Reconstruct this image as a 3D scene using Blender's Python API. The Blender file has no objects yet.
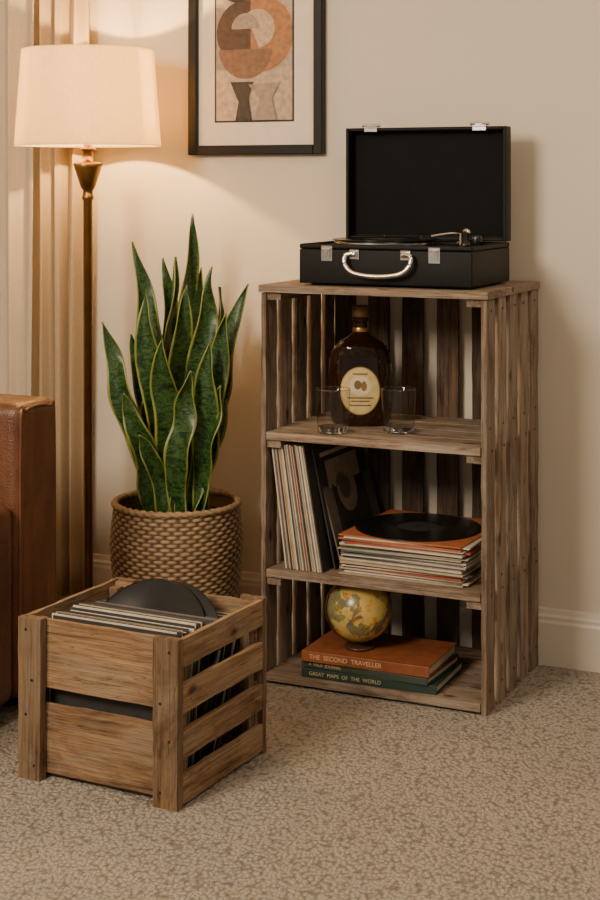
import bpy, math, random
from mathutils import Vector, Matrix
random.seed(7)
R = random.random
def U(a, b): return a + (b - a) * random.random()
PI = math.pi
scene = bpy.context.scene

# ------------------------------------------------------------------ node helpers
def new_mat(name):
    m = bpy.data.materials.new(name); m.use_nodes = True
    nt = m.node_tree; b = nt.nodes['Principled BSDF']
    return m, nt, b
def N(nt, t, **kw):
    n = nt.nodes.new(t)
    for k, v in kw.items(): setattr(n, k, v)
    return n
def L(nt, a, b): nt.links.new(a, b)
def ramp(nt, fac, stops):
    r = N(nt, 'ShaderNodeValToRGB')
    el = r.color_ramp.elements
    while len(el) < len(stops): el.new(0.5)
    for e, (p, c) in zip(el, stops):
        e.position = p; e.color = (*c, 1) if len(c) == 3 else c
    L(nt, fac, r.inputs['Fac']); return r.outputs['Color']
def noise(nt, vec, scale, detail=4, rough=0.5, dist=0.0):
    n = N(nt, 'ShaderNodeTexNoise'); n.inputs['Scale'].default_value = scale
    n.inputs['Detail'].default_value = detail; n.inputs['Roughness'].default_value = rough
    n.inputs['Distortion'].default_value = dist
    if vec is not None: L(nt, vec, n.inputs['Vector'])
    return n.outputs['Fac']
def mapping(nt, vec, scale=(1, 1, 1), loc=(0, 0, 0)):
    m = N(nt, 'ShaderNodeMapping'); m.inputs['Scale'].default_value = scale
    m.inputs['Location'].default_value = loc
    L(nt, vec, m.inputs['Vector']); return m.outputs['Vector']
def math_n(nt, op, a, b=None, c=None):
    m = N(nt, 'ShaderNodeMath', operation=op)
    for i, v in enumerate((a, b, c)):
        if v is None: continue
        if isinstance(v, (int, float)): m.inputs[i].default_value = v
        else: L(nt, v, m.inputs[i])
    return m.outputs[0]
def mix(nt, mode, fac, a, b):
    m = N(nt, 'ShaderNodeMix', data_type='RGBA', blend_type=mode)
    def s(sock, v):
        if isinstance(v, (int, float)): sock.default_value = v
        elif isinstance(v, tuple): sock.default_value = (*v, 1)
        else: L(nt, v, sock)
    s(m.inputs[0], fac); s(m.inputs[6], a); s(m.inputs[7], b)
    return m.outputs[2]
def bump(nt, b, h, strength, dist=0.01):
    n = N(nt, 'ShaderNodeBump'); n.inputs['Strength'].default_value = strength
    n.inputs['Distance'].default_value = dist
    L(nt, h, n.inputs['Height']); L(nt, n.outputs['Normal'], b.inputs['Normal'])
def objco(nt): return N(nt, 'ShaderNodeTexCoord').outputs['Object']
def attr(nt, name): 
    a = N(nt, 'ShaderNodeAttribute'); a.attribute_name = name; return a

def plain(name, col, rough=0.5, metal=0.0, var=0.08, scale=30, bmp=0.0, bscale=200, **kw):
    m, nt, b = new_mat(name)
    co = objco(nt)
    n = noise(nt, co, scale, 3)
    lo = tuple(c * (1 - var) for c in col); hi = tuple(min(1, c * (1 + var)) for c in col)
    L(nt, ramp(nt, n, [(0.3, lo), (0.7, hi)]), b.inputs['Base Color'])
    b.inputs['Roughness'].default_value = rough; b.inputs['Metallic'].default_value = metal
    if bmp: bump(nt, b, noise(nt, co, bscale, 4), bmp, 0.002)
    for k, v in kw.items(): b.inputs[k.replace('_', ' ')].default_value = v
    return m

def wood(name, dark, mid, light, grey=None, rough=0.7, gs=1.0):
    m, nt, b = new_mat(name)
    g = attr(nt, 'gco').outputs['Vector']; t = attr(nt, 'tint').outputs['Fac']
    fib = noise(nt, mapping(nt, g, (6 * gs, 210, 210)), 1.0, 7, 0.72, 0.2)
    ring = noise(nt, mapping(nt, g, (2.2 * gs, 34, 34)), 1.0, 6, 0.68, 2.2)
    blot = noise(nt, mapping(nt, g, (5, 18, 18)), 1.0, 6, 0.68)
    s = math_n(nt, 'ADD', math_n(nt, 'MULTIPLY', fib, 0.42), math_n(nt, 'MULTIPLY', ring, 0.58))
    col = ramp(nt, s, [(0.35, dark), (0.49, mid), (0.62, light)])
    if grey: col = mix(nt, 'MIX', ramp(nt, blot, [(0.44, (0, 0, 0)), (0.60, (0.85, 0.85, 0.85))]), col, mix(nt, 'MULTIPLY', 1.0, grey, ramp(nt, fib, [(0.35, (0.6, 0.57, 0.55)), (0.65, (1.15, 1.15, 1.15))])))
    # dark stains
    st = noise(nt, mapping(nt, g, (3.5, 11, 11), (7, 3, 1)), 1.0, 7, 0.75, 0.8)
    col = mix(nt, 'MULTIPLY', 1.0, col, ramp(nt, st, [(0.32, (0.42, 0.36, 0.32)), (0.50, (1, 1, 1))]))
    # thin cracks along the grain
    cr = noise(nt, mapping(nt, g, (1.6, 75, 75), (2, 5, 9)), 1.0, 2, 0.5, 0.6)
    col = mix(nt, 'MULTIPLY', 1.0, col, ramp(nt, math_n(nt, 'ABSOLUTE', math_n(nt, 'SUBTRACT', cr, 0.5)), [(0.0, (0.40, 0.35, 0.32)), (0.010, (1, 1, 1))]))
    # scattered knots
    v = N(nt, 'ShaderNodeTexVoronoi'); v.inputs['Scale'].default_value = 1.0
    L(nt, mapping(nt, g, (6, 12, 12)), v.inputs['Vector'])
    col = mix(nt, 'MULTIPLY', 1.0, col, ramp(nt, v.outputs['Distance'], [(0.05, (0.25, 0.2, 0.17)), (0.14, (1, 1, 1))]))
    hsv = N(nt, 'ShaderNodeHueSaturation'); L(nt, col, hsv.inputs['Color'])
    L(nt, math_n(nt, 'MULTIPLY_ADD', t, 0.75, 0.6), hsv.inputs['Value'])
    L(nt, hsv.outputs['Color'], b.inputs['Base Color'])
    b.inputs['Roughness'].default_value = rough
    b.inputs['Specular IOR Level'].default_value = 0.25
    bump(nt, b, s, 0.8, 0.006)
    return m

# ------------------------------------------------------------------ mesh builder
class MB:
    def __init__(s): s.v = []; s.f = []; s.m = []; s.sm = []; s.t = []; s.g = []
    def add(s, vs, fs, mat=0, smooth=False, tint=None, g=None, M=None):
        o = len(s.v); tt = R() if tint is None else tint
        if g is None: g = vs
        for p, q in zip(vs, g):
            p = Vector(p)
            if M is not None: p = M @ p
            s.v.append(tuple(p)); s.t.append(tt); s.g.append(tuple(q))
        for f in fs: s.f.append([i + o for i in f]); s.m.append(mat); s.sm.append(smooth)
    def box(s, lo, hi, mat=0, M=None, axis=None, tint=None, rag=0.0):
        x0, y0, z0 = lo; x1, y1, z1 = hi
        d = [x1 - x0, y1 - y0, z1 - z0]
        a = d.index(max(d)) if axis is None else axis
        o = (U(0, 9), U(0, 9), U(0, 9)); pr = [a, (a + 1) % 3, (a + 2) % 3]
        if rag <= 0:
            vs = [(x, y, z) for z in (z0, z1) for y in (y0, y1) for x in (x0, x1)]
            fs = [(0, 2, 3, 1), (4, 5, 7, 6), (0, 1, 5, 4), (2, 6, 7, 3), (0, 4, 6, 2), (1, 3, 7, 5)]
        else:  # rough-sawn board: many sections along the length with slightly wandering edges
            n = max(3, int(d[a] / 0.03)); i1, i2 = pr[1], pr[2]; vs = []
            lo_ = (x0, y0, z0); hi_ = (x1, y1, z1); w = [[0.0, 0.0] for _ in range(4)]
            for k in range(n + 1):
                for q, (e1, e2) in enumerate(((0, 0), (1, 0), (1, 1), (0, 1))):
                    p = [0, 0, 0]; p[a] = lo_[a] + d[a] * k / n
                    w[q][0] = w[q][0] * .6 + U(-rag, rag); w[q][1] = w[q][1] * .6 + U(-rag, rag)
                    p[i1] = (hi_ if e1 else lo_)[i1] + (-1 if e1 else 1) * abs(w[q][0])
                    p[i2] = (hi_ if e2 else lo_)[i2] + (-1 if e2 else 1) * abs(w[q][1]) * .5
                    vs.append(tuple(p))
            fs = [(0, 3, 2, 1), tuple(n * 4 + i for i in (0, 1, 2, 3))]
            for k in range(n):
                for i in range(4):
                    j = (i + 1) % 4; fs.append((k * 4 + i, k * 4 + j, k * 4 + 4 + j, k * 4 + 4 + i))
        g = [tuple(p[pr[i]] + o[i] for i in range(3)) for p in vs]
        s.add(vs, fs, mat, False, tint, g, M)
    def lathe(s, prof, seg=32, mat=0, M=None, smooth=True, sx=1, sy=1, tint=None, caps=True, rf=None):
        vs = []; fs = []
        for k, (r, z) in enumerate(prof):
            for i in range(seg):
                a = 2 * PI * i / seg
                rr = r + (rf(a, z, k) if rf else 0)
                vs.append((rr * math.cos(a) * sx, rr * math.sin(a) * sy, z))
        n = len(prof)
        for k in range(n - 1):
            for i in range(seg):
                j = (i + 1) % seg
                fs.append((k * seg + i, k * seg + j, (k + 1) * seg + j, (k + 1) * seg + i))
        if caps:
            if prof[0][0] > 1e-5: fs.append(tuple(reversed(range(seg))))
            if prof[-1][0] > 1e-5: fs.append(tuple((n - 1) * seg + i for i in range(seg)))
        s.add(vs, fs, mat, smooth, tint, None, M)
    def grid(s, fn, nu, nv, mat=0, smooth=True, M=None, tint=None, gf=None):
        vs = []; fs = []; g = []
        for j in range(nv + 1):
            for i in range(nu + 1):
                vs.append(fn(i / nu, j / nv)); g.append(gf(i / nu, j / nv) if gf else vs[-1])
        for j in range(nv):
            for i in range(nu):
                a = j * (nu + 1) + i; fs.append((a, a + 1, a + nu + 2, a + nu + 1))
        s.add(vs, fs, mat, smooth, tint, g, M)
    def tube(s, path, r, seg=10, mat=0, M=None):
        P = [Vector(p) for p in path]; vs = []; fs = []
        for k, p in enumerate(P):
            t = (P[min(k + 1, len(P) - 1)] - P[max(k - 1, 0)]).normalized()
            up = Vector((0, 0, 1)) if abs(t.z) < 0.9 else Vector((0, 1, 0))
            a = t.cross(up).normalized(); b = a.cross(t)
            rr = r[k] if isinstance(r, list) else r
            for i in range(seg):
                an = 2 * PI * i / seg; vs.append(tuple(p + a * math.cos(an) * rr + b * math.sin(an) * rr))
        for k in range(len(P) - 1):
            for i in range(seg):
                j = (i + 1) % seg; fs.append((k * seg + i, k * seg + j, (k + 1) * seg + j, (k + 1) * seg + i))
        fs.append(tuple(range(seg))); fs.append(tuple((len(P) - 1) * seg + i for i in range(seg)))
        s.add(vs, fs, mat, True, None, None, M)
    def build(s, name, mats, loc=(0, 0, 0), rz=0.0, bevel=0, bseg=2, parent=None, subsurf=0):
        me = bpy.data.meshes.new(name); me.from_pydata(s.v, [], s.f)
        for m in mats: me.materials.append(m)
        for p, mi, sm in zip(me.polygons, s.m, s.sm): p.material_index = mi; p.use_smooth = sm
        a = me.attributes.new('tint', 'FLOAT', 'POINT'); a.data.foreach_set('value', s.t)
        g = me.attributes.new('gco', 'FLOAT_VECTOR', 'POINT')
        g.data.foreach_set('vector', [c for q in s.g for c in q])
        me.update()
        ob = bpy.data.objects.new(name, me); scene.collection.objects.link(ob)
        ob.location = loc; ob.rotation_euler = (0, 0, rz)
        if parent: ob.parent = parent
        if bevel:
            b = ob.modifiers.new('bevel', 'BEVEL'); b.width = bevel; b.segments = bseg
            b.limit_method = 'ANGLE'; b.angle_limit = math.radians(50)
            if bseg > 2:
                for p in me.polygons: p.use_smooth = True
        return ob
def T(x, y, z): return Matrix.Translation((x, y, z))
def RX(d): return Matrix.Rotation(math.radians(d), 4, 'X')
def RY(d): return Matrix.Rotation(math.radians(d), 4, 'Y')
def RZ(d): return Matrix.Rotation(math.radians(d), 4, 'Z')
def empty(name, loc=(0, 0, 0), rz=0):
    e = bpy.data.objects.new(name, None); scene.collection.objects.link(e)
    e.location = loc; e.rotation_euler = (0, 0, rz); e.empty_display_size = 0.1; return e
def chain(pts, n=8):
    P = [Vector(p) for p in pts]; out = []
    P = [P[0]] + P + [P[-1]]
    for i in range(1, len(P) - 2):
        for k in range(n):
            t = k / n; a, b, c, d = P[i-1:i+3]
            out.append(0.5 * ((2*b) + (c-a)*t + (2*a-5*b+4*c-d)*t*t + (3*b-a-3*c+d)*t**3))
    out.append(P[-2]); return out

WY = 3.745   # back wall plane
# ------------------------------------------------------------------ materials
m_wall = plain('wall_paint', (0.64, 0.555, 0.445), 0.9, var=0.025, scale=3, bmp=0.12, bscale=250)
m_ceil = plain('ceiling_paint', (0.75, 0.70, 0.62), 0.9, var=0.02)
m_trim = plain('trim_paint', (0.67, 0.59, 0.485), 0.45, var=0.02)
m_brass = plain('aged_brass', (0.26, 0.145, 0.05), 0.33, 1.0, var=0.2, scale=12)
m_chrome = plain('chrome', (0.75, 0.72, 0.68), 0.18, 1.0, var=0.03)
m_black = plain('black_leatherette', (0.0040, 0.0036, 0.0034), 0.5, var=0.2, bmp=0.4, bscale=900, Specular_IOR_Level=0.22)
m_blackin = plain('black_lining', (0.004, 0.0036, 0.0034), 0.7, var=0.2, Specular_IOR_Level=0.12)
m_deck = plain('black_deck_plastic', (0.008, 0.008, 0.008), 0.3)
m_shelfw = wood('weathered_wood', (0.080, 0.048, 0.030), (0.195, 0.130, 0.086), (0.33, 0.240, 0.168), (0.275, 0.220, 0.168))
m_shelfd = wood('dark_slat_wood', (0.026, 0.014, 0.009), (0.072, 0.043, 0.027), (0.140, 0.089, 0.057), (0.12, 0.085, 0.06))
m_cratew = wood('crate_wood', (0.072, 0.036, 0.016), (0.195, 0.110, 0.054), (0.33, 0.205, 0.108), (0.25, 0.175, 0.110))
m_nail = plain('nail_steel', (0.03, 0.022, 0.018), 0.5, 0.6)

def vinyl_mat():
    m, nt, b = new_mat('vinyl'); co = objco(nt)
    b.inputs['Base Color'].default_value = (0.006, 0.006, 0.0065, 1)
    b.inputs['Roughness'].default_value = 0.25; b.inputs['Specular IOR Level'].default_value = 0.4
    g = attr(nt, 'gco').outputs['Vector']
    ln = N(nt, 'ShaderNodeVectorMath', operation='LENGTH'); L(nt, g, ln.inputs[0])
    sn = math_n(nt, 'SINE', math_n(nt, 'MULTIPLY', ln.outputs['Value'], 2400.0))
    bump(nt, b, sn, 0.2, 0.0006); return m
m_vinyl = vinyl_mat()
m_labd = plain('record_label_dark', (0.03, 0.028, 0.028), 0.5)

def carpet_mat():
    m, nt, b = new_mat('loop_carpet'); co = objco(nt)
    vm = N(nt, 'ShaderNodeVectorMath', operation='MULTIPLY_ADD')
    nz = N(nt, 'ShaderNodeTexNoise'); nz.inputs['Scale'].default_value = 50; L(nt, co, nz.inputs['Vector'])
    L(nt, nz.outputs['Color'], vm.inputs[0]); vm.inputs[1].default_value = (0.007, 0.007, 0.0); L(nt, co, vm.inputs[2])
    v = N(nt, 'ShaderNodeTexVoronoi'); v.inputs['Scale'].default_value = 1
    L(nt, mapping(nt, vm.outputs[0], (130, 92, 1)), v.inputs['Vector'])
    fine = noise(nt, co, 480, 3, 0.7)
    big = noise(nt, co, 4, 3)
    h = math_n(nt, 'ADD', math_n(nt, 'MULTIPLY', v.outputs['Distance'], -1.3), math_n(nt, 'MULTIPLY', fine, 0.7))
    c1 = ramp(nt, v.outputs['Distance'], [(0.15, (0.60, 0.515, 0.42)), (0.50, (0.52, 0.44, 0.35)), (0.85, (0.29, 0.235, 0.178))])
    c2 = mix(nt, 'MULTIPLY', 1.0, c1, ramp(nt, big, [(0.3, (0.92, 0.92, 0.92)), (0.7, (1.03, 1.02, 1.02))]))
    c3 = mix(nt, 'MULTIPLY', 1.0, c2, ramp(nt, fine, [(0.3, (0.76, 0.75, 0.74)), (0.7, (1.12, 1.12, 1.12))]))
    L(nt, c3, b.inputs['Base Color']); b.inputs['Roughness'].default_value = 0.95
    b.inputs['Specular IOR Level'].default_value = 0.1
    b.inputs['Sheen Weight'].default_value = 0.1
    bump(nt, b, h, 1.0, 0.009); return m
m_carpet = carpet_mat()

def leather_mat():
    m, nt, b = new_mat('cognac_leather'); co = objco(nt)
    n = noise(nt, co, 5, 5, 0.6)
    n2 = noise(nt, mapping(nt, co, (1, 1, 0.18)), 26, 6, 0.7, 0.8)
    c = ramp(nt, n, [(0.3, (0.075, 0.024, 0.008)), (0.7, (0.175, 0.062, 0.021))])
    c = mix(nt, 'MULTIPLY', 1.0, c, ramp(nt, n2, [(0.35, (0.65, 0.60, 0.56)), (0.6, (1.1, 1.1, 1.1))]))
    L(nt, c, b.inputs['Base Color'])
    v = N(nt, 'ShaderNodeTexVoronoi'); v.inputs['Scale'].default_value = 260; L(nt, co, v.inputs['Vector'])
    b.inputs['Roughness'].default_value = 0.40
    h = math_n(nt, 'ADD', math_n(nt, 'MULTIPLY', v.outputs['Distance'], 0.3), noise(nt, co, 9, 3))
    bump(nt, b, h, 0.25, 0.01); return m
m_leather = leather_mat()

def cloth_mat(name, col, transl=0.35, sc=400):
    m, nt, b = new_mat(name); co = objco(nt)
    n = noise(nt, mapping(nt, co, (1, 1, 0.25)), sc, 3)
    c = ramp(nt, n, [(0.3, tuple(x * 0.88 for x in col)), (0.7, col)])
    L(nt, c, b.inputs['Base Color']); b.inputs['Roughness'].default_value = 0.9
    b.inputs['Specular IOR Level'].default_value = 0.1
    tr = N(nt, 'ShaderNodeBsdfTranslucent'); L(nt, c, tr.inputs['Color'])
    mx = N(nt, 'ShaderNodeMixShader'); mx.inputs[0].default_value = transl
    out = nt.nodes['Material Output']
    L(nt, b.outputs[0], mx.inputs[1]); L(nt, tr.outputs[0], mx.inputs[2]); L(nt, mx.outputs[0], out.inputs['Surface'])
    return m
m_drape = cloth_mat('drape_linen', (0.56, 0.42, 0.26), 0.25)
m_sheer = cloth_mat('sheer_linen', (0.86, 0.75, 0.58), 0.5)
m_shade = cloth_mat('shade_linen', (0.92, 0.79, 0.53), 0.50, 250)

# ------------------------------------------------------------------ room shell
def shell():
    b = MB(); b.box((-3.5, -1.2, -0.1), (1.7, WY + 0.12, 0.0)); b.build('floor', [m_carpet])
    b = MB(); b.box((-3.5, -1.2, 2.6), (1.7, WY + 0.12, 2.7)); b.build('ceiling', [m_ceil])
    b = MB(); wx0, wx1, wz0, wz1 = -3.35, -2.77, 0.90, 2.2
    b.box((-3.5, WY, 0), (wx0, WY + 0.12, 2.6)); b.box((wx1, WY, 0), (1.7, WY + 0.12, 2.6))
    b.box((wx0, WY, 0), (wx1, WY + 0.12, wz0)); b.box((wx0, WY, wz1), (wx1, WY + 0.12, 2.6))
    b.build('wall_back', [m_wall])
    b = MB(); b.box((-3.62, -1.2, 0), (-3.5, WY + 0.12, 2.6)); b.build('wall_left', [m_wall])
    prof = [(0, 0), (-0.016, 0), (-0.016, 0.105), (-0.013, 0.112), (-0.013, 0.120), (-0.008, 0.126), (-0.006, 0.137), (0, 0.139)]
    def base(name, p0, p1, nx, ny):
        b = MB(); vs = []
        for p in (p0, p1):
            for d, z in prof: vs.append((p[0] + nx * d, p[1] + ny * d, z))
        n = len(prof); fs = [(i, i + 1, n + i + 1, n + i) for i in range(n - 1)] + [tuple(range(n)), tuple(range(2 * n - 1, n - 1, -1))]
        b.add(vs, fs, 0); b.build(name, [m_trim])
    base('baseboard_back', (-3.5, WY - 0.0), (1.7, WY - 0.0), 0, 1)
    base('baseboard_left', (-3.5, -1.2), (-3.5, WY - 0.02), -1, 0)
    m_glass = plain('window_glass', (0.9, 0.92, 0.95), 0.05, 0, Transmission_Weight=1.0)
    b = MB()
    b.box((wx1, WY - 0.022, wz0 + 0.0), (wx1 + 0.09, WY, wz1 + 0.09)); b.box((wx0 - 0.07, WY - 0.022, wz0), (wx0, WY, wz1 + 0.09))
    b.box((wx0, WY - 0.022, wz1), (wx1, WY, wz1 + 0.09))
    b.box((wx0 - 0.09, WY - 0.06, wz0 - 0.03), (wx1 + 0.11, WY, wz0)); b.box((wx0 - 0.05, WY - 0.018, wz0 - 0.10), (wx1 + 0.07, WY, wz0 - 0.03))
    for (x0, x1, z0, z1) in [(wx0, wx0 + .045, wz0, wz1), (wx1 - .045, wx1, wz0, wz1), (wx0, wx1, wz0, wz0 + .05), (wx0, wx1, wz1 - .05, wz1), (wx0, wx1, 1.53, 1.57)]:
        b.box((x0, WY + 0.03, z0), (x1, WY + 0.07, z1))
    b.box((wx0 + .045, WY + 0.048, wz0 + .05), (wx1 - .045, WY + 0.052, wz1 - .05), 1)
    b.build('window_1', [m_trim, m_glass], bevel=0.003)
shell()

def curtains():
    root = empty('window_curtain', (-2.5, 3.655, 0))
    def panel(x0, x1, y, amp, folds, mat, name, z0=0.03, z1=2.33, ph=0.5):
        b = MB()
        def fn(u, v):
            z = z0 + (z1 - z0) * v
            k = 1 - 0.25 * v
            ang = u * folds * 2 * PI + ph + 0.35 * math.sin(u * 9 + z * 0.8)
            return (x0 + (x1 - x0) * u + 0.006 * math.sin(z * 1.7 + u * 5), y + amp * k * (math.sin(ang) + 0.25 * math.sin(2.3 * ang + 1)), z)
        b.grid(fn, 140, 24)
        o = b.build(name, [mat], loc=(2.5, -3.655, 0), parent=root)
        s = o.modifiers.new('thick', 'SOLIDIFY'); s.thickness = 0.0015
    panel(-2.545, -2.380, 3.675, 0.020, 3.2, m_drape, 'drape')
    panel(-2.665, -2.54, 3.66, 0.012, 1.6, m_sheer, 'sheer_panel')
    b = MB(); b.tube([(-3.45, 3.66, 2.36), (-2.30, 3.66, 2.36)], 0.012, 12)
    b.lathe([(0, -.02), (.02, -.01), (.024, 0), (.02, .012), (0, .022)], 16, M=T(-2.30, 3.66, 2.36) @ RY(90))
    for x in (-3.4, -2.36): b.tube([(x, 3.66, 2.36), (x, WY, 2.36)], 0.007, 8)
    b.build('curtain_rod', [m_brass], loc=(2.5, -3.655, 0), parent=root)
curtains()

# ------------------------------------------------------------------ framed art
def art():
    x0, x1, z0, z1 = -2.073, -1.670, 1.268, 1.90
    root = empty('framed_artwork', ((x0 + x1) / 2, WY, (z0 + z1) / 2))
    off = (-(x0 + x1) / 2, -WY, -(z0 + z1) / 2)
    m_fr = plain('frame_black', (0.005, 0.0045, 0.0045), 0.45, Specular_IOR_Level=0.25)
    m_mt = plain('mat_board', (0.70, 0.615, 0.50), 0.85, var=0.02)
    b = MB(); w = 0.026; yf = WY - 0.028
    b.box((x0, yf, z0), (x0 + w, WY - .001, z1)); b.box((x1 - w, yf, z0), (x1, WY - .001, z1))
    b.box((x0 + w, yf, z0), (x1 - w, WY - .001, z0 + w)); b.box((x0 + w, yf, z1 - w), (x1 - w, WY - .001, z1))
    b.build('frame', [m_fr], loc=off, parent=root, bevel=0.003)
    b = MB(); b.box((x0 + w, WY - .012, z0 + w), (x1 - w, WY - .002, z1 - w)); b.build('mat', [m_mt], loc=off, parent=root)
    ax0, ax1, az0, az1 = -1.995, -1.760, 1.358, 1.80
    cols = [(0.44, 0.34, 0.25), (0.085, 0.054, 0.040), (0.34, 0.165, 0.075), (0.46, 0.345, 0.24), (0.055, 0.045, 0.040), (0.30, 0.24, 0.19), (0.20, 0.115, 0.072), (0.03, 0.025, 0.023)]
    mats = [plain('art_ink_%d' % i, c, 0.85, var=0.2, scale=70) for i, c in enumerate(cols)]
    b = MB(); lay = [0]
    def poly(pts, mi):
        lay[0] += 1; y = WY - 0.0125 - 0.0004 * lay[0]
        pts = [(min(max(p[0], ax0 + .003), ax1 - .003), min(max(p[1], az0 + .003), az1 - .003)) for p in pts]
        b.add([(p[0], y, p[1]) for p in pts], [tuple(range(len(pts)))], mi)
    def arc(cx, cz, r, a0, a1, mi, n=36, sx=1):
        pts = [(cx + sx * r * math.cos(math.radians(a0 + (a1 - a0) * i / n)), cz + r * math.sin(math.radians(a0 + (a1 - a0) * i / n))) for i in range(n + 1)]
        poly(pts, mi)
    b.box((ax0 - .002, WY - .0128, az0 - .002), (ax1 + .002, WY - .012, az1 + .002), 7)
    poly([(ax0, az0), (ax1, az0), (ax1, az1), (ax0, az1)], 0)
    cx, cz = -1.872, 1.588
    poly([(ax0, 1.50), (cx - .02, 1.485), (cx - .01, 1.65), (ax0, 1.67)], 5)
    arc(cx + .010, cz + .006, 0.104, 0, 360, 2)
    arc(cx - .030, cz + .01, 0.088, 80, 280, 1)
    arc(cx - .030, cz - .035, 0.080, 180, 360, 6)
    arc(cx + .006, cz + .020, 0.052, -85, 130, 3)
    arc(cx - .030, cz + .020, 0.042, 0, 180, 5)
    arc(cx - .055, 1.735, 0.055, 160, 380, 4)
    arc(cx + .06, 1.79, 0.075, 170, 360, 6)
    poly([(cx - .075, 1.465), (cx - .005, 1.465), (cx - .02, 1.42), (cx - .01, az0), (cx - .06, az0), (cx - .05, 1.41)], 4)
    poly([(cx - .02, 1.457), (cx + .075, 1.462), (cx + .05, 1.42), (cx + .065, az0), (cx - .005, az0), (cx + .012, 1.42)], 5)
    b.build('abstract_print', mats, loc=off, parent=root)
art()

# ------------------------------------------------------------------ floor lamp
def lamp():
    lx, ly = -2.252, 3.496
    root = empty('floor_lamp', (lx, ly, 0))
    b = MB()
    b.lathe([(0, 0), (.118, 0), (.120, .006), (.118, .016), (.10, .021), (.045, .027), (.022, .040), (.014, .06), (.0125, .10), (.0125, 1.145), (.016, 1.150), (.016, 1.158),
             (.013, 1.162), (.013, 1.172), (.019, 1.180), (.036, 1.232), (.039, 1.243), (.036, 1.247), (.014, 1.249), (.0125, 1.275), (.020, 1.279), (.020, 1.285), (.012, 1.29), (.012, 1.36), (.018, 1.365), (.018, 1.395), (0, 1.395)], 40)
    zt, zb, rt, rb = 1.545, 1.290, 0.175, 0.194
    b.tube([(-rt + .004, 0, zt - .015), (rt - .004, 0, zt - .015)], .002, 6); b.tube([(0, -rt + .004, zt - .015), (0, rt - .004, zt - .015)], .002, 6)
    for s in (-1, 1): b.tube(chain([(0, s * .012, 1.37), (0, s * .05, 1.43), (0, s * .045, 1.50), (0, 0, 1.530)]), .002, 6)
    b.lathe([(0, 1.525), (.008, 1.528), (.008, 1.538), (.004, 1.543), (0, 1.544)], 12)
    b.build('stand', [m_brass], parent=root)
    b = MB(); n = 96
    b.lathe([(rb, zb), (rb, zb + .006), (rb - .0005, zb + .007), (rt + .0005, zt - .007), (rt, zt - .006), (rt, zt)], n, caps=False)
    o = b.build('shade', [m_shade], parent=root); s = o.modifiers.new('t', 'SOLIDIFY'); s.thickness = 0.0015
    m_bulb, nt, bs = new_mat('bulb_glow'); bs.inputs['Emission Color'].default_value = (1, .62, .30, 1); bs.inputs['Emission Strength'].default_value = 8
    b = MB(); b.lathe([(.012, 1.365), (.015, 1.372), (.024, 1.380), (.026, 1.387), (.022, 1.392), (.012, 1.397), (0, 1.399)], 24); b.build('bulb', [m_bulb], parent=root)
    ld = bpy.data.lights.new('lamp_light', 'POINT'); ld.energy = 34; ld.color = (1, 0.60, 0.22); ld.shadow_soft_size = 0.015
    lo = bpy.data.objects.new('lamp_light', ld); scene.collection.objects.link(lo); lo.parent = root; lo.location = (0, 0, 1.416)
lamp()

# ------------------------------------------------------------------ armchair
def armchair():
    b = MB(); x1 = -2.022; x0 = -2.90; y0, y1 = 2.12, 3.02
    b.box((x0, y1 - .165, .04), (x1, y1, .70))
    b.box((x1 - .17, y0, .04), (x1 - .002, y1 - .168, .482)); b.box((x0 + .002, y0, .04), (x0 + .17, y1 - .168, .482))
    b.box((x0 + .172, y0 + .02, .04), (x1 - .172, y1 - .168, .27))
    b.box((x0 + .174, y0 + .0, .272), (x1 - .174, y1 - .30, .42))
    b.box((x0 + .174, y1 - .30, .30), (x1 - .174, y1 - .167, .72))
    o = b.build('leather_armchair', [m_leather, m_nail], bevel=0.028, bseg=5)
    c = MB()
    for x in (x0 + .08, x1 - .08):
        for y in (y0 + .08, y1 - .08): c.lathe([(.018, 0), (.025, .045)], 16, 0, T(x, y, 0))
    c.build('feet', [m_nail], parent=o)
    c = MB(); x = x1 - .004
    c.tube(chain([(x, y1 - .15, .06), (x, y1 - .15, .63), (x, y1 - .13, .682), (x, y1 - .04, .682), (x, y1 - .018, .63), (x, y1 - .018, .06)], 6), .004, 8)
    c.build('piping', [m_leather], parent=o)
armchair()

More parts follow.
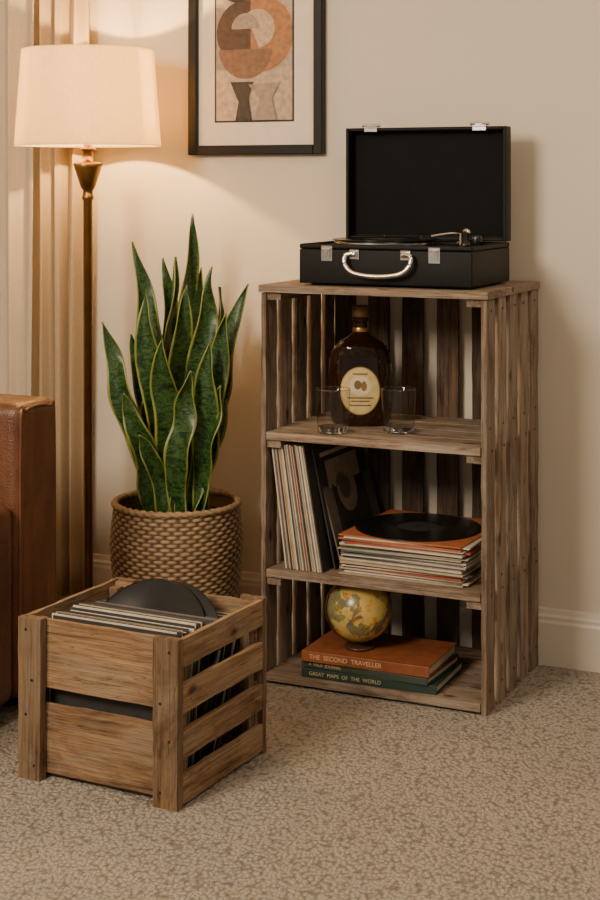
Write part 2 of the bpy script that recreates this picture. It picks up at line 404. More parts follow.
# ------------------------------------------------------------------ snake plant in basket
def plant():
    root = empty('potted_snake_plant', (-1.988, 3.508, 0), math.radians(25))
    m_b, nt, bs = new_mat('wicker')
    co = objco(nt)
    n1 = noise(nt, mapping(nt, co, (30, 30, 160)), 1, 4, 0.7)
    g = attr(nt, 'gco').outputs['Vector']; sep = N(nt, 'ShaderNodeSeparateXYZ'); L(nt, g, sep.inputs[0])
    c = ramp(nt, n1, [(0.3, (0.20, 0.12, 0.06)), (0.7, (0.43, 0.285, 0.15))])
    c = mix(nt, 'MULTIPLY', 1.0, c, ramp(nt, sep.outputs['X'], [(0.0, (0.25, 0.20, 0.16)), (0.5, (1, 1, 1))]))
    L(nt, c, bs.inputs['Base Color']); bs.inputs['Roughness'].default_value = 0.7
    b = MB(); H = 0.365; rows = 36; st = 64
    def RR(z):
        t = z / H
        return 0.125 + 0.047 * math.sin(min(1, t * 1.15) * PI / 2) ** 0.8 - 0.012 * max(0, t - 0.72) / 0.28
    vs = []; fs = []; g = []; seg = st * 6; per = 5; nn = rows * per
    for j in range(nn + 1):
        z = H * j / nn; row = min(rows - 1, int(j / per))
        bul = math.sin(PI * (j / per % 1.0)) if j < nn else 0
        for i in range(seg):
            a = 2 * PI * i / seg
            w = math.cos(st * a / 2 + PI * row)
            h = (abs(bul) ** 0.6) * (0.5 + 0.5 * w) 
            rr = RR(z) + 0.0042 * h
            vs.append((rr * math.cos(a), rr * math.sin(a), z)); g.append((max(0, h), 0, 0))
    for j in range(nn):
        for i in range(seg):
            k = (i + 1) % seg; fs.append((j * seg + i, j * seg + k, (j + 1) * seg + k, (j + 1) * seg + i))
    b.add(vs, fs, 0, True, g=g)
    vs = []; fs = []; g = []; RM = RR(H); n = 300; q = 10
    for i in range(n):
        a = 2 * PI * i / n
        for k in range(q):
            an = 2 * PI * k / q; r = 0.0085 * (1 + 0.22 * math.sin(2 * an + a * 44))
            rr = RM + r * math.cos(an); vs.append((rr * math.cos(a), rr * math.sin(a), H + 0.9 * r * math.sin(an))); g.append((0.4 + 0.6 * (r / 0.0116 > 0.8), 0, 0))
    for i in range(n):
        for k in range(q): fs.append((i * q + k, ((i + 1) % n) * q + k, ((i + 1) % n) * q + (k + 1) % q, i * q + (k + 1) % q))
    b.add(vs, fs, 0, True, g=g)
    b.lathe([(RM - .004, H), (.150, H - .05), (.145, .30)], 48, 0, caps=False)
    b.lathe([(0, .002), (.124, .002)], 48, 0, caps=False)
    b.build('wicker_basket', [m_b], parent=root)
    m_soil = plain('soil', (0.018, 0.011, 0.007), 0.95, var=0.5, scale=90, bmp=1.0, bscale=120)
    b = MB(); b.lathe([(.15, .322), (.13, .330), (.06, .335), (0, .337)], 48, 0, caps=False)
    for _ in range(90):
        a = U(0, 6.28); r = U(0.02, .135); s = U(.003, .008)
        b.lathe([(0, -s), (s * .8, -s * .5), (s, 0), (s * .7, s * .6), (0, s)], 6, 0, T(r * math.cos(a), r * math.sin(a), .334), smooth=False)
    b.build('soil', [m_soil], parent=root)
    # leaves
    m_l, nt, bs = new_mat('snake_leaf')
    g = attr(nt, 'gco').outputs['Vector']; sep = N(nt, 'ShaderNodeSeparateXYZ'); L(nt, g, sep.inputs[0])
    ed = math_n(nt, 'ADD', math_n(nt, 'ABSOLUTE', sep.outputs['X']), math_n(nt, 'MULTIPLY_ADD', noise(nt, mapping(nt, g, (1, 40, 1)), 1, 2), 0.20, -0.08))
    bands = noise(nt, mapping(nt, g, (1.3, 75, 1)), 1, 5, 0.72, 1.6)
    gr = ramp(nt, bands, [(0.38, (0.004, 0.018, 0.005)), (0.48, (0.013, 0.045, 0.009)), (0.57, (0.055, 0.115, 0.023)), (0.66, (0.011, 0.042, 0.008))])
    c = mix(nt, 'MIX', ramp(nt, ed, [(0.84, (0, 0, 0)), (0.93, (1, 1, 1))]), gr, (0.23, 0.24, 0.042))
    L(nt, c, bs.inputs['Base Color']); bs.inputs['Roughness'].default_value = 0.38
    b = MB()
    def leaf(base, tip, W, phi, twist=0, bow=0.0, fold=0.34):
        P0 = Vector((base[0], base[1], .31)); P2 = Vector(tip)
        P1 = P0.lerp(P2, 0.5) + Vector((bow - (tip[0] - base[0]) * 0.22, (base[1] - tip[1]) * 0.2, 0.04))
        Lg = (P2 - P0).length; off = U(0, 20)
        pos = lambda t: P0 * (1 - t) ** 2 + P1 * 2 * t * (1 - t) + P2 * t * t
        w1, w2, w3 = U(0, 6), U(0, 6), U(0, 6)
        def fn(u, v):
            s = u * 2 - 1; t = v
            p = pos(t) + Vector((math.sin(t * 8 + w3) - math.sin(w3), math.cos(t * 6 + w2) - math.cos(w2), 0)) * (0.22 * W * t * (1 - t) * 4.5)
            d = (pos(min(1, t + .02)) - pos(max(0, t - .02))).normalized()
            an = math.radians(phi + twist * t + 20 * math.sin(t * 7 + w2))
            A = Vector((math.cos(an), math.sin(an), 0)); A = (A - d * A.dot(d)).normalized(); Nn = A.cross(d)
            if t < .55: w = W * (0.42 + 0.58 * math.sin(min(t / .55, 1) * PI / 2))
            else:
                q = (t - .55) / .45; w = W * max(0.0, (1 - q ** 1.9)) 
            w = max(w * (1 + .05 * math.sin(t * 21 + w1 + s)), 0.0005)
            f = fold * (1 - 0.5 * t) + 0.6 * max(0, .25 - t)
            ruf = 0.28 * math.sin(t * 15 + w1 + 1.5 * s) * abs(s) * s
            return tuple(p + A * (s * w) + Nn * (f * w * (s * s) + ruf * W))
        b.grid(fn, 10, 44, gf=lambda u, v: (u * 2 - 1, v * Lg + off, off))
    Ls = [ # base, tip, W, phi, twist, bow
        ((.015, .03), (.040, .03, 1.112), .037, 10, 25, -.015),
        ((-.03, .02), (-.118, .03, 1.04), .033, -25, 45, .02),
        ((-.01, .05), (-.040, .05, .995), .034, 20, 10, .015),
        ((.05, .03), (.186, .0, .93), .034, 30, -45, -.03),
        ((-.05, -.01), (-.192, -.03, .835), .032, -15, 30, -.02),
        ((.03, .0), (.092, .0, .975), .037, -10, 40, .012),
        ((-.03, -.03), (-.078, -.05, .92), .037, 15, -30, -.028),
        ((.055, -.02), (.128, -.05, .86), .035, -20, 40, .02),
        ((.00, -.02), (.030, -.04, .93), .039, 5, 25, -.015),
        ((.06, .01), (.112, .04, .92), .031, 40, 30, .02),
        ((-.055, .03), (-.120, .0, .80), .031, 25, -40, .01),
        ((.035, -.05), (.090, -.09, .79), .036, -30, 30, .022),
        ((-.015, -.06), (-.030, -.10, .80), .038, 12, -25, -.02),
        ((-.055, -.05), (-.128, -.09, .66), .031, -20, 35, -.01),
        ((.015, -.07), (.045, -.12, .72), .034, -22, 30, -.02),
        ((.06, -.05), (.120, -.09, .68), .029, -40, 10, .015),
        ((.0, .06), (.058, .06, .97), .032, -30, 40, .02),
        ((-.02, .0), (-.005, .02, 1.0), .035, 40, 30, -.02),
        ((.02, .02), (.020, .05, .86), .036, -35, 40, .02),
        ((-.04, .0), (-.085, .03, .78), .034, 35, 40, .0),
        ((.04, .03), (.075, .05, .82), .034, -5, 50, .0),
        ((.05, .05), (.135, .07, .80), .030, 20, -40, .0),
        ((-.03, -.075), (-.085, -.12, .56), .025, 35, -30, .0),
    ]
    for l in Ls: leaf(*l)
    o = b.build('leaves', [m_l], parent=root)
    s = o.modifiers.new('t', 'SOLIDIFY'); s.thickness = 0.0022; s.offset = 0
plant()

# ------------------------------------------------------------------ crate bookshelf
SX0, SX1, SY0, SY1, ST = -1.650, -1.086, 3.317, 3.727, 0.950
Z2, Z3, Z4 = 0.600, 0.273, 0.026
def bookshelf():
    b = MB(); th = 0.014
    n = 5; w = 0.062; gp = (SY1 - SY0 - n * w) / (n - 1)
    for k in range(n):
        y = SY0 + k * (w + gp)
        for (xa, xb) in ((SX0, SX0 + th), (SX1 - th, SX1)):
            j = U(-.001, .001)
            b.box((xa, y, 0.0), (xb, y + w, ST - .019 + j), 0, axis=2, tint=U(.35, .9), rag=.0014)
            if xb == SX1:
                for z in (0.05, Z3 - .012, Z3 + .02, Z2 - .012, Z2 + .04, ST - .045):
                    b.lathe([(.0035, 0), (.0035, .0012)], 8, 2, T(xb - .0006, y + w * .5 + U(-.012, .012), z) @ RY(90))
    n = 6; w = 0.058; x0 = SX0 + th + .004; x1 = SX1 - th - .004; gp = (x1 - x0 - n * w) / (n - 1)
    for k in range(n):
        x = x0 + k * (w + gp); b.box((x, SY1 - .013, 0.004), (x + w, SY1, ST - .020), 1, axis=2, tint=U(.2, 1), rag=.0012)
    n = 4; w = (SY1 - SY0 + .006 - 3 * .003) / n
    for k in range(n):
        y = SY0 - .006 + k * (w + .003)
        b.box((SX0 - .004, y, ST - .018), (SX1 + .004, y + w, ST), 0, axis=0, tint=U(.6, 1), rag=.0008)
    for zi, z in enumerate((Z2, Z3, Z4)):
        n = 4; wd = (SY1 - .016 - SY0 - 3 * .005) / n
        for k in range(n):
            y = SY0 - (.002 if k == 0 else 0) + k * (wd + .005)
            b.box((SX0 + th + .001, y, z - .019), (SX1 - th - .001, y + wd, z), 0, axis=0, tint=U(.6, 1), rag=.0008)
        if z > .1:
            for (xa, xb) in ((SX0 + th, SX0 + th + .036), (SX1 - th - .036, SX1 - th)):
                b.box((xa, SY0 + .006, z - .038), (xb, SY1 - .018, z - .0195), 0, axis=1, tint=U(.4, .8))
    for (xa, xb) in ((SX0 + th, SX0 + th + .036), (SX1 - th - .036, SX1 - th)):
        b.box((xa, SY0 + .006, ST - .036), (xb, SY1 - .018, ST - .0185), 0, axis=1, tint=.4)
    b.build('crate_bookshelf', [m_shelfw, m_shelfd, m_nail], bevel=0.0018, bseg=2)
bookshelf()

# ------------------------------------------------------------------ sleeves palettes
SC = [(0.46,0.37,0.27),(0.52,0.45,0.35),(0.03,0.026,0.024),(0.30,0.23,0.16),(0.05,0.06,0.08),(0.38,0.30,0.21),(0.30,0.06,0.025),(0.12,0.095,0.072),(0.38,0.115,0.038),(0.55,0.49,0.39),(0.40,0.25,0.09),(0.06,0.10,0.11)]
m_sl = [plain('sleeve_card_%d' % i, c, 0.55, var=0.14, scale=40) for i, c in enumerate(SC)]
def disc(b, M, r=0.15, mi=0, li=1):
    b.lathe([(0, 0), (r - .001, 0), (r, .0008), (r - .001, .0018), (r - .006, .0022), (.052, .0022), (.050, .0016)], 72, mi, M, caps=False)
    b.lathe([(0.0505, .0020), (.004, .0024), (0, .0024)], 48, li, M, caps=False)
    b.lathe([(.0036, .0024), (.0036, .0028), (0, .0028)], 12, 0, M, caps=False)

def leaning():
    root = empty('leaning_vinyl_records', (-1.55, 3.34, Z3))
    b = MB(); x = -1.594
    order = [1, 7, 0, 3, 2, 5, 10, 0, 1, 4, 3, 9, 7, 0, 6, 5, 2, 1, 3, 0, 7, 9, 5, 2]
    for k, c in enumerate(order):
        th = U(.0024, .0045); y0 = 3.330 + U(0, .010)
        tilt = 7.4 + k * 0.10
        hgt = .3 - U(0, .005)
        M = T(x, 0, Z3 + .0008) @ RY(-tilt)
        b.box((0, y0, 0.0), (th, y0 + .303, hgt), c, M)
        x += (th + .0006) / math.cos(math.radians(tilt))
    for k, (dx, tilt, y0, c) in enumerate([(.010, 12, 3.375, 2), (.022, 15.5, 3.39, 7)]):
        M = T(x + dx, 0, Z3 + .001 ) @ RY(-tilt)
        b.box((0, y0, 0), (.004, y0 + .29, .288), c, M)
        b.box((.0041, y0 + .05, .08), (.0044, y0 + .24, .25), 2 if k else 3, M)
        b.lathe([(.055, 0), (.055, .0003)], 32, 3, M @ T(.0045, y0 + .13, .17) @ RY(90), smooth=False)
        b.lathe([(.032, 0), (.032, .0003)], 32, 7, M @ T(.0049, y0 + .12, .18) @ RY(90), smooth=False)
        b.box((.0041, y0 + .03, .262), (.0044, y0 + .20, .272), 0, M)
    b.build('sleeves', m_sl, loc=(1.55, -3.34, -Z3), parent=root, bevel=0.0005)
leaning()

def stack():
    root = empty('vinyl_record_stack', (-1.300, 3.50, Z3))
    b = MB(); z = 0.0005; k = 0
    cyc = [3, 1, 7, 0, 6, 9, 2, 5, 10, 1, 3, 4, 0, 9, 7, 1, 11, 5, 0, 2, 10, 1, 6, 0, 8, 9, 8]
    for k, c in enumerate(cyc):
        h = U(.0018, .0042); s = .1540
        M = T(U(-.006, .006), U(-.006, .006), 0) @ RZ(U(-3, 3))
        b.box((-s, -s, z), (s, s, z + h), c, M); z += h + .0003
    b.build('sleeves', m_sl, parent=root, bevel=0.0004)
    b = MB(); disc(b, T(-.016, -.004, z + .001) , .152); b.build('vinyl_record', [m_vinyl, m_labd], parent=root)
stack()

# ------------------------------------------------------------------ whiskey bottle + glasses
def bottle():
    root = empty('whiskey_bottle', (-1.475, 3.515, Z2 + .0005), math.radians(22))
    m_g, nt, bs = new_mat('amber_bottle_glass'); co = objco(nt)
    L(nt, ramp(nt, noise(nt, co, 8, 2), [(0.3, (0.012, 0.004, 0.002)), (0.7, (0.035, 0.011, 0.004))]), bs.inputs['Base Color'])
    bs.inputs['Roughness'].default_value = 0.07; bs.inputs['Transmission Weight'].default_value = 0.2; bs.inputs['IOR'].default_value = 1.45
    m_cork = plain('cork_cap', (0.14, 0.07, 0.025), 0.45, var=0.3, scale=80)
    m_gold = plain('gold_band', (0.50, 0.30, 0.09), 0.35, 0.9)
    m_lb = plain('label_paper', (0.56, 0.42, 0.17), 0.6, var=0.15, scale=60)
    m_lb2 = plain('label_print', (0.16, 0.09, 0.04), 0.6); m_lb3 = plain('label_cream', (0.62, 0.52, 0.33), 0.6)
    prof = [(0, .0), (.058, 0), (.068, .004), (.073, .014), (.076, .04), (.078, .08), (.079, .12), (.078, .150), (.074, .172), (.064, .192), (.047, .207), (.030, .217), (.021, .224), (.0175, .232), (.0165, .252), (.020, .254), (.020, .260), (.016, .262)]
    P = []
    for i in range(len(prof) - 1):
        for k in range(4):
            t = k / 4; P.append((prof[i][0] * (1 - t) + prof[i + 1][0] * t, prof[i][1] * (1 - t) + prof[i + 1][1] * t))
    P.append(prof[-1])
    def wid(z):
        for i in range(1, len(prof) - 1):
            if prof[i][1] <= z <= prof[i + 1][1] and prof[i+1][1] > prof[i][1]:
                t = (z - prof[i][1]) / (prof[i + 1][1] - prof[i][1]); return prof[i][0] * (1 - t) + prof[i + 1][0] * t
        return .07
    def dep(z):
        return 0.66 if z < .17 else min(1.0, 0.66 + 0.34 * (z - .17) / .05)
    b = MB(); seg = 120; vs = []; fs = []; e = 2.4
    for (r, z) in P:
        for i in range(seg):
            a = 2 * PI * i / seg; c, s = math.cos(a), math.sin(a)
            q = (abs(c) ** e + abs(s) ** e) ** (-1 / e) if z < .2 else 1
            d = 0
            if .012 < z < .20:
                p1 = math.sin(a * 9 + z * 150); p2 = math.sin(a * 9 - z * 150); d = -0.0026 * (1 - min(abs(p1), abs(p2)) ** .5) 
            rr = r * q + d
            if r == 0: rr = 0
            vs.append((rr * c, rr * s * dep(z), z))
    for k in range(len(P) - 1):
        for i in range(seg):
            j = (i + 1) % seg; fs.append((k * seg + i, k * seg + j, (k + 1) * seg + j, (k + 1) * seg + i))
    b.add(vs, fs, 0, True); b.build('glass_body', [m_g], parent=root)
    b = MB(); b.lathe([(.0, .262), (.0165, .262), (.0205, .263), (.0210, .268), (.0205, .288), (.018, .292), (0, .293)], 28, 0)
    b.lathe([(.0185, .226), (.0195, .228), (.0190, .236), (.0182, .238)], 28, 1, caps=False)
    b.build('stopper', [m_cork, m_gold], parent=root)
    b = MB()
    def surf(x, z, o):
        w = wid(z); x_ = min(abs(x) / w, .999)
        return -(w * dep(z) * (1 - x_ ** e) ** (1 / e)) - o
    def oval(cx, cz, rx, rz, o, mi):
        def fn(u, v):
            a = 2 * PI * u; x = cx + rx * v * math.cos(a); z = cz + rz * v * math.sin(a)
            return (x, surf(x, z, o), z)
        b.grid(fn, 48, 8, mi, True)
    oval(0, .088, .049, .059, .0012, 3); oval(0, .088, .0465, .0565, .0018, 0); oval(0, .100, .026, .024, .0024, 2)
    oval(-.006, .103, .009, .011, .003, 1); oval(.009, .100, .007, .012, .003, 3)
    for (z, w) in ((.070, .032), (.062, .022), (.052, .026), (.128, .018)):
        b.grid(lambda u, v, z=z, w=w: ((u * 2 - 1) * w, surf((u * 2 - 1) * w, z + v * .003, .003), z + v * .003), 12, 1, 1, True)
    b.build('label', [m_lb, m_lb2, m_lb3, m_gold], parent=root)
bottle()
# thin clear glass: transparent body with a fresnel-weighted reflection
m_thin = bpy.data.materials.new('tumbler_glass'); m_thin.use_nodes = True
def _thin():
    nt = m_thin.node_tree; nt.nodes.clear()
    out = N(nt, 'ShaderNodeOutputMaterial'); tr = N(nt, 'ShaderNodeBsdfTransparent'); gl = N(nt, 'ShaderNodeBsdfGlossy')
    gl.inputs['Roughness'].default_value = 0.02; lw = N(nt, 'ShaderNodeLayerWeight'); lw.inputs['Blend'].default_value = 0.5
    L(nt, ramp(nt, lw.outputs['Facing'], [(0.0, (0.98, 0.98, 0.975)), (0.75, (0.95, 0.95, 0.94)), (1.0, (0.55, 0.54, 0.53))]), tr.inputs['Color'])
    mx = N(nt, 'ShaderNodeMixShader')
    L(nt, ramp(nt, lw.outputs['Facing'], [(0.0, (0.015, 0.015, 0.015)), (0.70, (0.04, 0.04, 0.04)), (1.0, (0.55, 0.55, 0.55))]), mx.inputs[0])
    L(nt, tr.outputs[0], mx.inputs[1]); L(nt, gl.outputs[0], mx.inputs[2]); L(nt, mx.outputs[0], out.inputs['Surface'])
_thin()
m_base = plain('tumbler_base_glass', (0.93, 0.92, 0.90), 0.03, Transmission_Weight=1.0, IOR=1.45)
def tumbler(loc, name):
    root = empty(name, loc)
    b = MB()
    b.lathe([(.0372, .006), (.0385, .03), (.0403, .07), (.0418, .102), (.0414, .1034), (.0406, .102), (.0391, .07), (.0373, .03), (.0360, .0165)], 56, 0, caps=False)
    # fire-polished lip
    b.lathe([(.0404 + .0012 * math.cos(a * PI / 4), .1030 + .0012 * math.sin(a * PI / 4)) for a in range(9)], 56, 1, caps=False, M=T(0, 0, .0003))
    b.build('wall', [m_thin, m_base], parent=root)
    b = MB(); b.lathe([(0, 0), (.0340, 0), (.0365, .002), (.0370, .0055), (.0356, .0150), (.033, .0155), (0, .0140)], 48, 0); b.build('heavy_base', [m_base], parent=root)
tumbler((-1.485, 3.370, Z2 + .0006), 'whiskey_glass')
tumbler((-1.345, 3.440, Z2 + .0006), 'whiskey_glass.001')

# ------------------------------------------------------------------ books + globe
def books():
    root = empty('book_stack', (-1.385, 3.43, Z4))
    m_pg = plain('book_pages', (0.55, 0.47, 0.34), 0.8, var=0.15, scale=200)
    cov = [plain('cover_green', (0.018, 0.042, 0.032), 0.5, var=0.15), plain('cover_dark_green', (0.04, 0.052, 0.036), 0.5), plain('cover_rust', (0.22, 0.066, 0.024), 0.45, var=0.2)]
    m_ink = plain('spine_gold', (0.55, 0.40, 0.22), 0.5)
    b = MB(); z = .0006
    for k, (w, d, h, rz, dx) in enumerate([(.335, .205, .020, 1.5, .004), (.322, .20, .016, -2, -.002), (.318, .205, .0245, 1, -.004)]):
        M = T(dx, 0, z) @ RZ(rz); x, y = w / 2, d / 2
        b.box((-x, -y, 0), (x, y, .0025), k, M); b.box((-x, -y, h - .0025), (x, y, h), k, M); b.box((-x, -y - .001, 0), (x, -y + .003, h), k, M)
        b.box((-x + .004, -y + .003, .0025), (x - .004, y - .004, h - .0025), 3, M)
        txt = ('GREAT  MAPS  OF  THE  WORLD', 'A  FIELD  JOURNAL', 'THE  SECOND  TRAVELLER')[k]
        c = bpy.data.curves.new('spine_title', 'FONT'); c.body = txt; c.size = h * .62; c.extrude = .0002; c.align_x = 'LEFT'; c.align_y = 'CENTER'
        c.materials.append(m_ink)
        o = bpy.data.objects.new('spine_title', c); scene.collection.objects.link(o); o.parent = root
        o.matrix_local = M @ T(-x + .02, -y - .0013, h / 2) @ RX(90)
        z += h + .0004
    b.build('books', cov + [m_pg], parent=root, bevel=0.0008)
    return z
zt = Z4 + books()
def globe():
    root = empty('desk_globe', (-1.430, 3.402, zt + .0006), math.radians(25))
    m, nt, bs = new_mat('antique_globe_map'); co = objco(nt)
    n = noise(nt, mapping(nt, co, (1, 1, 1), (3.1, 1.7, .4)), 15, 10, 0.62, 0.6); n2 = noise(nt, co, 26, 5, .65)
    land = ramp(nt, n2, [(0.36, (0.46, 0.19, 0.03)), (0.45, (0.54, 0.36, 0.09)), (0.54, (0.48, 0.35, 0.11)), (0.62, (0.24, 0.23, 0.05)), (0.70, (0.45, 0.13, 0.03))])
    sea = ramp(nt, n2, [(0.3, (0.09, 0.10, 0.06)), (0.7, (0.26, 0.21, 0.09))])
    c = mix(nt, 'MIX', ramp(nt, n, [(0.455, (0, 0, 0)), (0.470, (1, 1, 1))]), sea, land)
    ring = ramp(nt, n, [(0.450, (1, 1, 1)), (0.463, (0.45, 0.36, 0.25)), (0.476, (1, 1, 1))])
    c = mix(nt, 'MULTIPLY', 1.0, c, ring)
    L(nt, c, bs.inputs['Base Color']); bs.inputs['Roughness'].default_value = 0.25
    r = .077; cz = .012 + r + .003
    b = MB(); b.lathe([(r * math.sin(PI * i / 40), -r * math.cos(PI * i / 40)) for i in range(41)], 64, 0, T(0, 0, cz) @ RY(-23), caps=False)
    b.build('sphere', [m], parent=root)
    m_w = plain('dark_base_wood', (0.05, 0.022, 0.01), 0.35)
    b = MB(); b.lathe([(0, 0), (.036, 0), (.037, .004), (.034, .006), (.018, .008), (.011, .010), (.010, .0135), (0, .014)], 36, 0)
    pts = [((r + .004) * math.sin(math.radians(a)), 0, cz + (r + .004) * math.cos(math.radians(a))) for a in range(181, 338, 6)]
    b.tube(pts, .0022, 8, 1)
    b.build('stand', [m_w, m_brass], parent=root)
globe()

# ------------------------------------------------------------------ suitcase record player
def player():
    W, D, H = .432, .285, .098
    root = empty('portable_record_player', (-1.562, 3.345, ST + .0008))
    b = MB(); f = .004
    b.box((0, 0, f), (W, D, H - .012)); 
    b.box((0, 0, H - .0115), (W, .010, H)); b.box((0, D - .010, H - .0115), (W, D, H)); b.box((0, .0105, H - .0115), (.010, D - .0105, H)); b.box((W - .010, .0105, H - .0115), (W, D - .0105, H))
    b.build('case_base', [m_black], parent=root, bevel=0.0035, bseg=3)
    b = MB(); ld = .042; z0 = H + .002; z1 = H + .282; y0 = D - ld + .012; y1 = D + .012; th = .009
    b.box((0.014, y1 - .006, z0), (W - .004, y1, z1), 0)
    b.box((0.010, y0, z0), (.010 + th, y1 - .0005, z1), 0); b.box((W - th, y0, z0), (W, y1 - .0005, z1), 0)
    b.box((.010 + th, y0, z1 - th), (W - th, y1 - .0065, z1), 0); b.box((.010 + th, y0 + .006, z0), (W - th, y1 - .0065, z0 + th), 0)
    b.build('case_lid', [m_black], parent=root, bevel=0.003, bseg=2)
    b = MB(); b.box((.010 + th + .004, y1 - .0085, z0 + th + .003), (W - th - .004, y1 - .0062, z1 - th - .003)); b.build('lid_lining', [m_blackin], parent=root, bevel=0.002)
    b = MB(); b.box((.011, .011, H - .0118), (W - .011, D - .011, H - .006), 0)
    b.lathe([(0, 0), (.118, 0), (.120, .002), (.120, .011), (.117, .013), (0, .013)], 64, 0, T(.165, .130, H - .006))
    b.lathe([(.1203, .004), (.1203, .008)], 64, 1, T(.165, .130, H - .006), caps=False)
    b.lathe([(.011, 0), (.011, .010), (.009, .012), (0, .012)], 24, 0, T(W - .035, .055, H - .006)); b.lathe([(.0113, .002), (.0113, .004)], 24, 1, T(W - .035, .055, H - .006))
    b.lathe([(.013, 0), (.012, .024), (.010, .027), (0, .027)], 24, 0, T(W - .032, .13, H - .006))
    b.lathe([(.019, 0), (.019, .008), (.012, .012), (.011, .030), (0, .031)], 24, 0, T(W - .085, .19, H - .006))
    ax = W - .085
    b.tube(chain([(ax, .215, H + .025), (ax, .19, H + .025), (ax - .012, .12, H + .025), (ax - .045, .068, H + .018)], 6), .0036, 10, 1)
    b.box((-.007, -.014, -.005), (.007, .010, .004), 0, T(ax - .049, .062, H + .018) @ RZ(-35))
    b.lathe([(.009, -.008), (.009, .010)], 16, 1, T(ax, .217, H + .025) @ RX(90))
    b.tube([(ax, .165, H - .004), (ax, .165, H + .023)], .0028, 8, 1)
    b.build('deck', [m_deck, m_chrome], parent=root)
    b = MB(); disc(b, T(.165, .135, H + .0075), .128); b.lathe([(.003, 0), (.003, .012), (0, .013)], 12, 0, T(.165, .135, H + .008)); b.build('playing_record', [m_vinyl, m_labd], parent=root)
    b = MB()
    for x in (.073, .342):
        b.box((x - .014, -.003, H - .040), (x + .014, -.0002, H - .004)); b.box((x - .009, -.007, H - .030), (x + .009, -.003, H - .008))
        b.tube([(x - .010, -.006, H - .012), (x + .010, -.006, H - .012)], .0032, 8)
        b.box((x - .004, -.009, H - .026), (x + .004, -.007, H - .014))
    for x in (.080, .365):
        b.box((x - .017, y0 - .003, z1 - .010), (x + .017, y0 - .0002, z1 - .001)); b.box((x - .017, y0 - .003, z1), (x + .017, y0 + .016, z1 + .003))
        b.tube([(x - .024, y0 + .002, z1 + .006), (x + .024, y0 + .002, z1 + .006)], .0036, 8)
        b.box((x - .008, y0 - .008, z1 + .0035), (x + .008, y0 + .010, z1 + .0065))
    cx = .208
    for s in (-1, 1):
        b.box((cx + s * .064 - .012, -.0045, .064), (cx + s * .064 + .012, -.0002, .086))
        b.lathe([(.0065, -.006), (.0065, .006)], 14, 0, T(cx + s * .064, -.010, .076) @ RY(90))
    b.tube(chain([(cx - .064, -.012, .078), (cx - .082, -.016, .072), (cx - .079, -.022, .050), (cx - .055, -.026, .032), (cx, -.027, .026), (cx + .055, -.026, .032), (cx + .079, -.022, .050), (cx + .082, -.016, .072), (cx + .064, -.012, .078)], 8),
           .0056, 12)
    b.build('hardware', [m_chrome], parent=root, bevel=0.0006)
    b = MB()
    for x in (.03, W - .03):
        for y in (.03, D - .03): b.lathe([(.010, 0), (.011, .0045)], 16, 0, T(x, y, 0))
    b.build('feet', [m_deck], parent=root)
player()

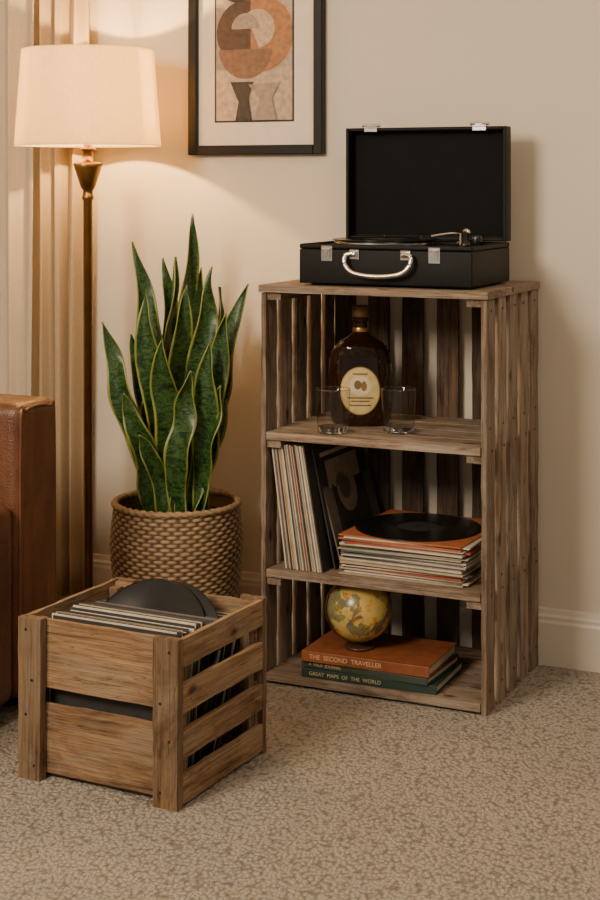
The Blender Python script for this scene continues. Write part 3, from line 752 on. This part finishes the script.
# ------------------------------------------------------------------ low wooden crate with records
def crate():
    W, D, H = .378, .342, .325     # local: origin = near-right corner, x to the left (negative), y into room
    root = empty('wooden_crate', (-1.4525, 2.575, 0), math.radians(-2.4))
    b = MB(); rg = .0018
    for (ya, yb) in ((-.008, .013), (D - .013, D + .004)):
        b.box((-.058, ya, .0), (0, yb, H), 0, axis=2, tint=U(.2, .4), rag=rg); b.box((-W, ya, .0), (-W + .056, yb, H - .002), 0, axis=2, tint=U(.25, .45), rag=rg)
        y0, y1 = (.0135, .0255) if ya < 0 else (D - .0255, D - .0135)
        b.box((-W + .013, y0, .182), (-.013, y1, .320), 0, axis=0, tint=.85, rag=rg); b.box((-W + .013, y0, .012), (-.013, y1, .152), 0, axis=0, tint=.7, rag=rg)
    zs = [(.006, .064), (.092, .148), (.178, .236), (.268, .323)]
    for (z0, z1) in zs:
        b.box((-.0125, .0135, z0), (-.0005, D - .0135, z1), 0, axis=1, tint=U(.8, 1.05), rag=rg)
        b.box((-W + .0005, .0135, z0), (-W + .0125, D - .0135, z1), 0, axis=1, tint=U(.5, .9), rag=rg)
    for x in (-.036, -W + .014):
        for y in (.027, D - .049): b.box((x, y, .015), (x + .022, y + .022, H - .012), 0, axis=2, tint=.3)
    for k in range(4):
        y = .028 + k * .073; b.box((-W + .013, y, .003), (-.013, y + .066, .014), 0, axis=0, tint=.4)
    for (x, z) in [(-.02, .30), (-.04, .20), (-.02, .13), (-.04, .03), (-W + .02, .30), (-W + .035, .2), (-W + .02, .13), (-W + .04, .03)]:
        b.lathe([(.003, 0), (.003, .001)], 8, 1, T(x, -.0076, z) @ RX(90))
    b.build('crate', [m_cratew, m_nail], parent=root, bevel=0.0022, bseg=2)
    root2 = empty('crate_vinyl_records', (-1.4525, 2.575, 0), math.radians(-2.4))
    b = MB(); y = .036; x1 = -.041; x0 = x1 - .298
    order = [2, 1, 2, 0, 7, 9, 2, 3, 1, 2, 7, 9, 2, 0, 7, 1, 2, 5, 2, 1, 7, 2]
    for k, c in enumerate(order):
        th = U(.0018, .0030); tilt = -3 - k * .25
        M = T(U(-.005, .005), y, .016) @ RX(tilt)
        b.box((x0, 0, 0), (x1, th, .300 + U(-.007, .006)), c, M); y += th + .0016
    y += .004
    for k, c in enumerate([2, 7, 2, 4, 2, 1, 2, 2, 9, 2, 7]):
        th = .0028; tilt = -13 - k * 1.3
        M = T(U(-.003, .003), y, .016) @ RX(tilt)
        b.box((x0, 0, 0), (x1, th, .300), c, M); y += th + .0045
    b.build('sleeves', m_sl, parent=root2, bevel=0.0004)
    b = MB()
    for (dx, dy, dz, tl, r) in ((-.172, .186, .230, 58, .149), (-.200, .176, .240, 54, .146)):
        disc(b, T(dx, dy, dz) @ RX(tl), r)
    b.build('loose_vinyl', [m_vinyl, m_labd], parent=root2)
crate()

# ------------------------------------------------------------------ lights, world, camera
def area(name, loc, tgt, size, energy, col):
    l = bpy.data.lights.new(name, 'AREA'); l.shape = 'RECTANGLE'; l.size = size[0]; l.size_y = size[1]; l.energy = energy; l.color = col
    o = bpy.data.objects.new(name, l); scene.collection.objects.link(o); o.location = loc
    o.rotation_euler = (Vector(tgt) - Vector(loc)).to_track_quat('-Z', 'Y').to_euler(); return o
area('key_softbox_light', (-2.15, 0.25, 2.15), (-1.2, 3.0, 0.0), (0.85, 0.85), 108, (1, 0.855, 0.67))
area('overhead_fill_light', (-0.1, 2.0, 2.55), (-0.8, 2.6, 0), (0.8, 0.8), 24, (1, 0.845, 0.66))  # added soft fill from above, not a fixture of the room
w = bpy.data.worlds.new('world'); scene.world = w; w.use_nodes = True
bg = w.node_tree.nodes['Background']; bg.inputs['Color'].default_value = (1.0, 0.88, 0.72, 1); bg.inputs['Strength'].default_value = 0.36

cam = bpy.data.cameras.new('camera'); co = bpy.data.objects.new('camera', cam); scene.collection.objects.link(co)
co.location = (0, 0, 1.2); co.rotation_euler = (math.radians(90), 0, math.radians(25))
cam.sensor_width = 36; cam.lens = 62; cam.shift_y = -0.3; cam.clip_start = 0.05
scene.camera = co
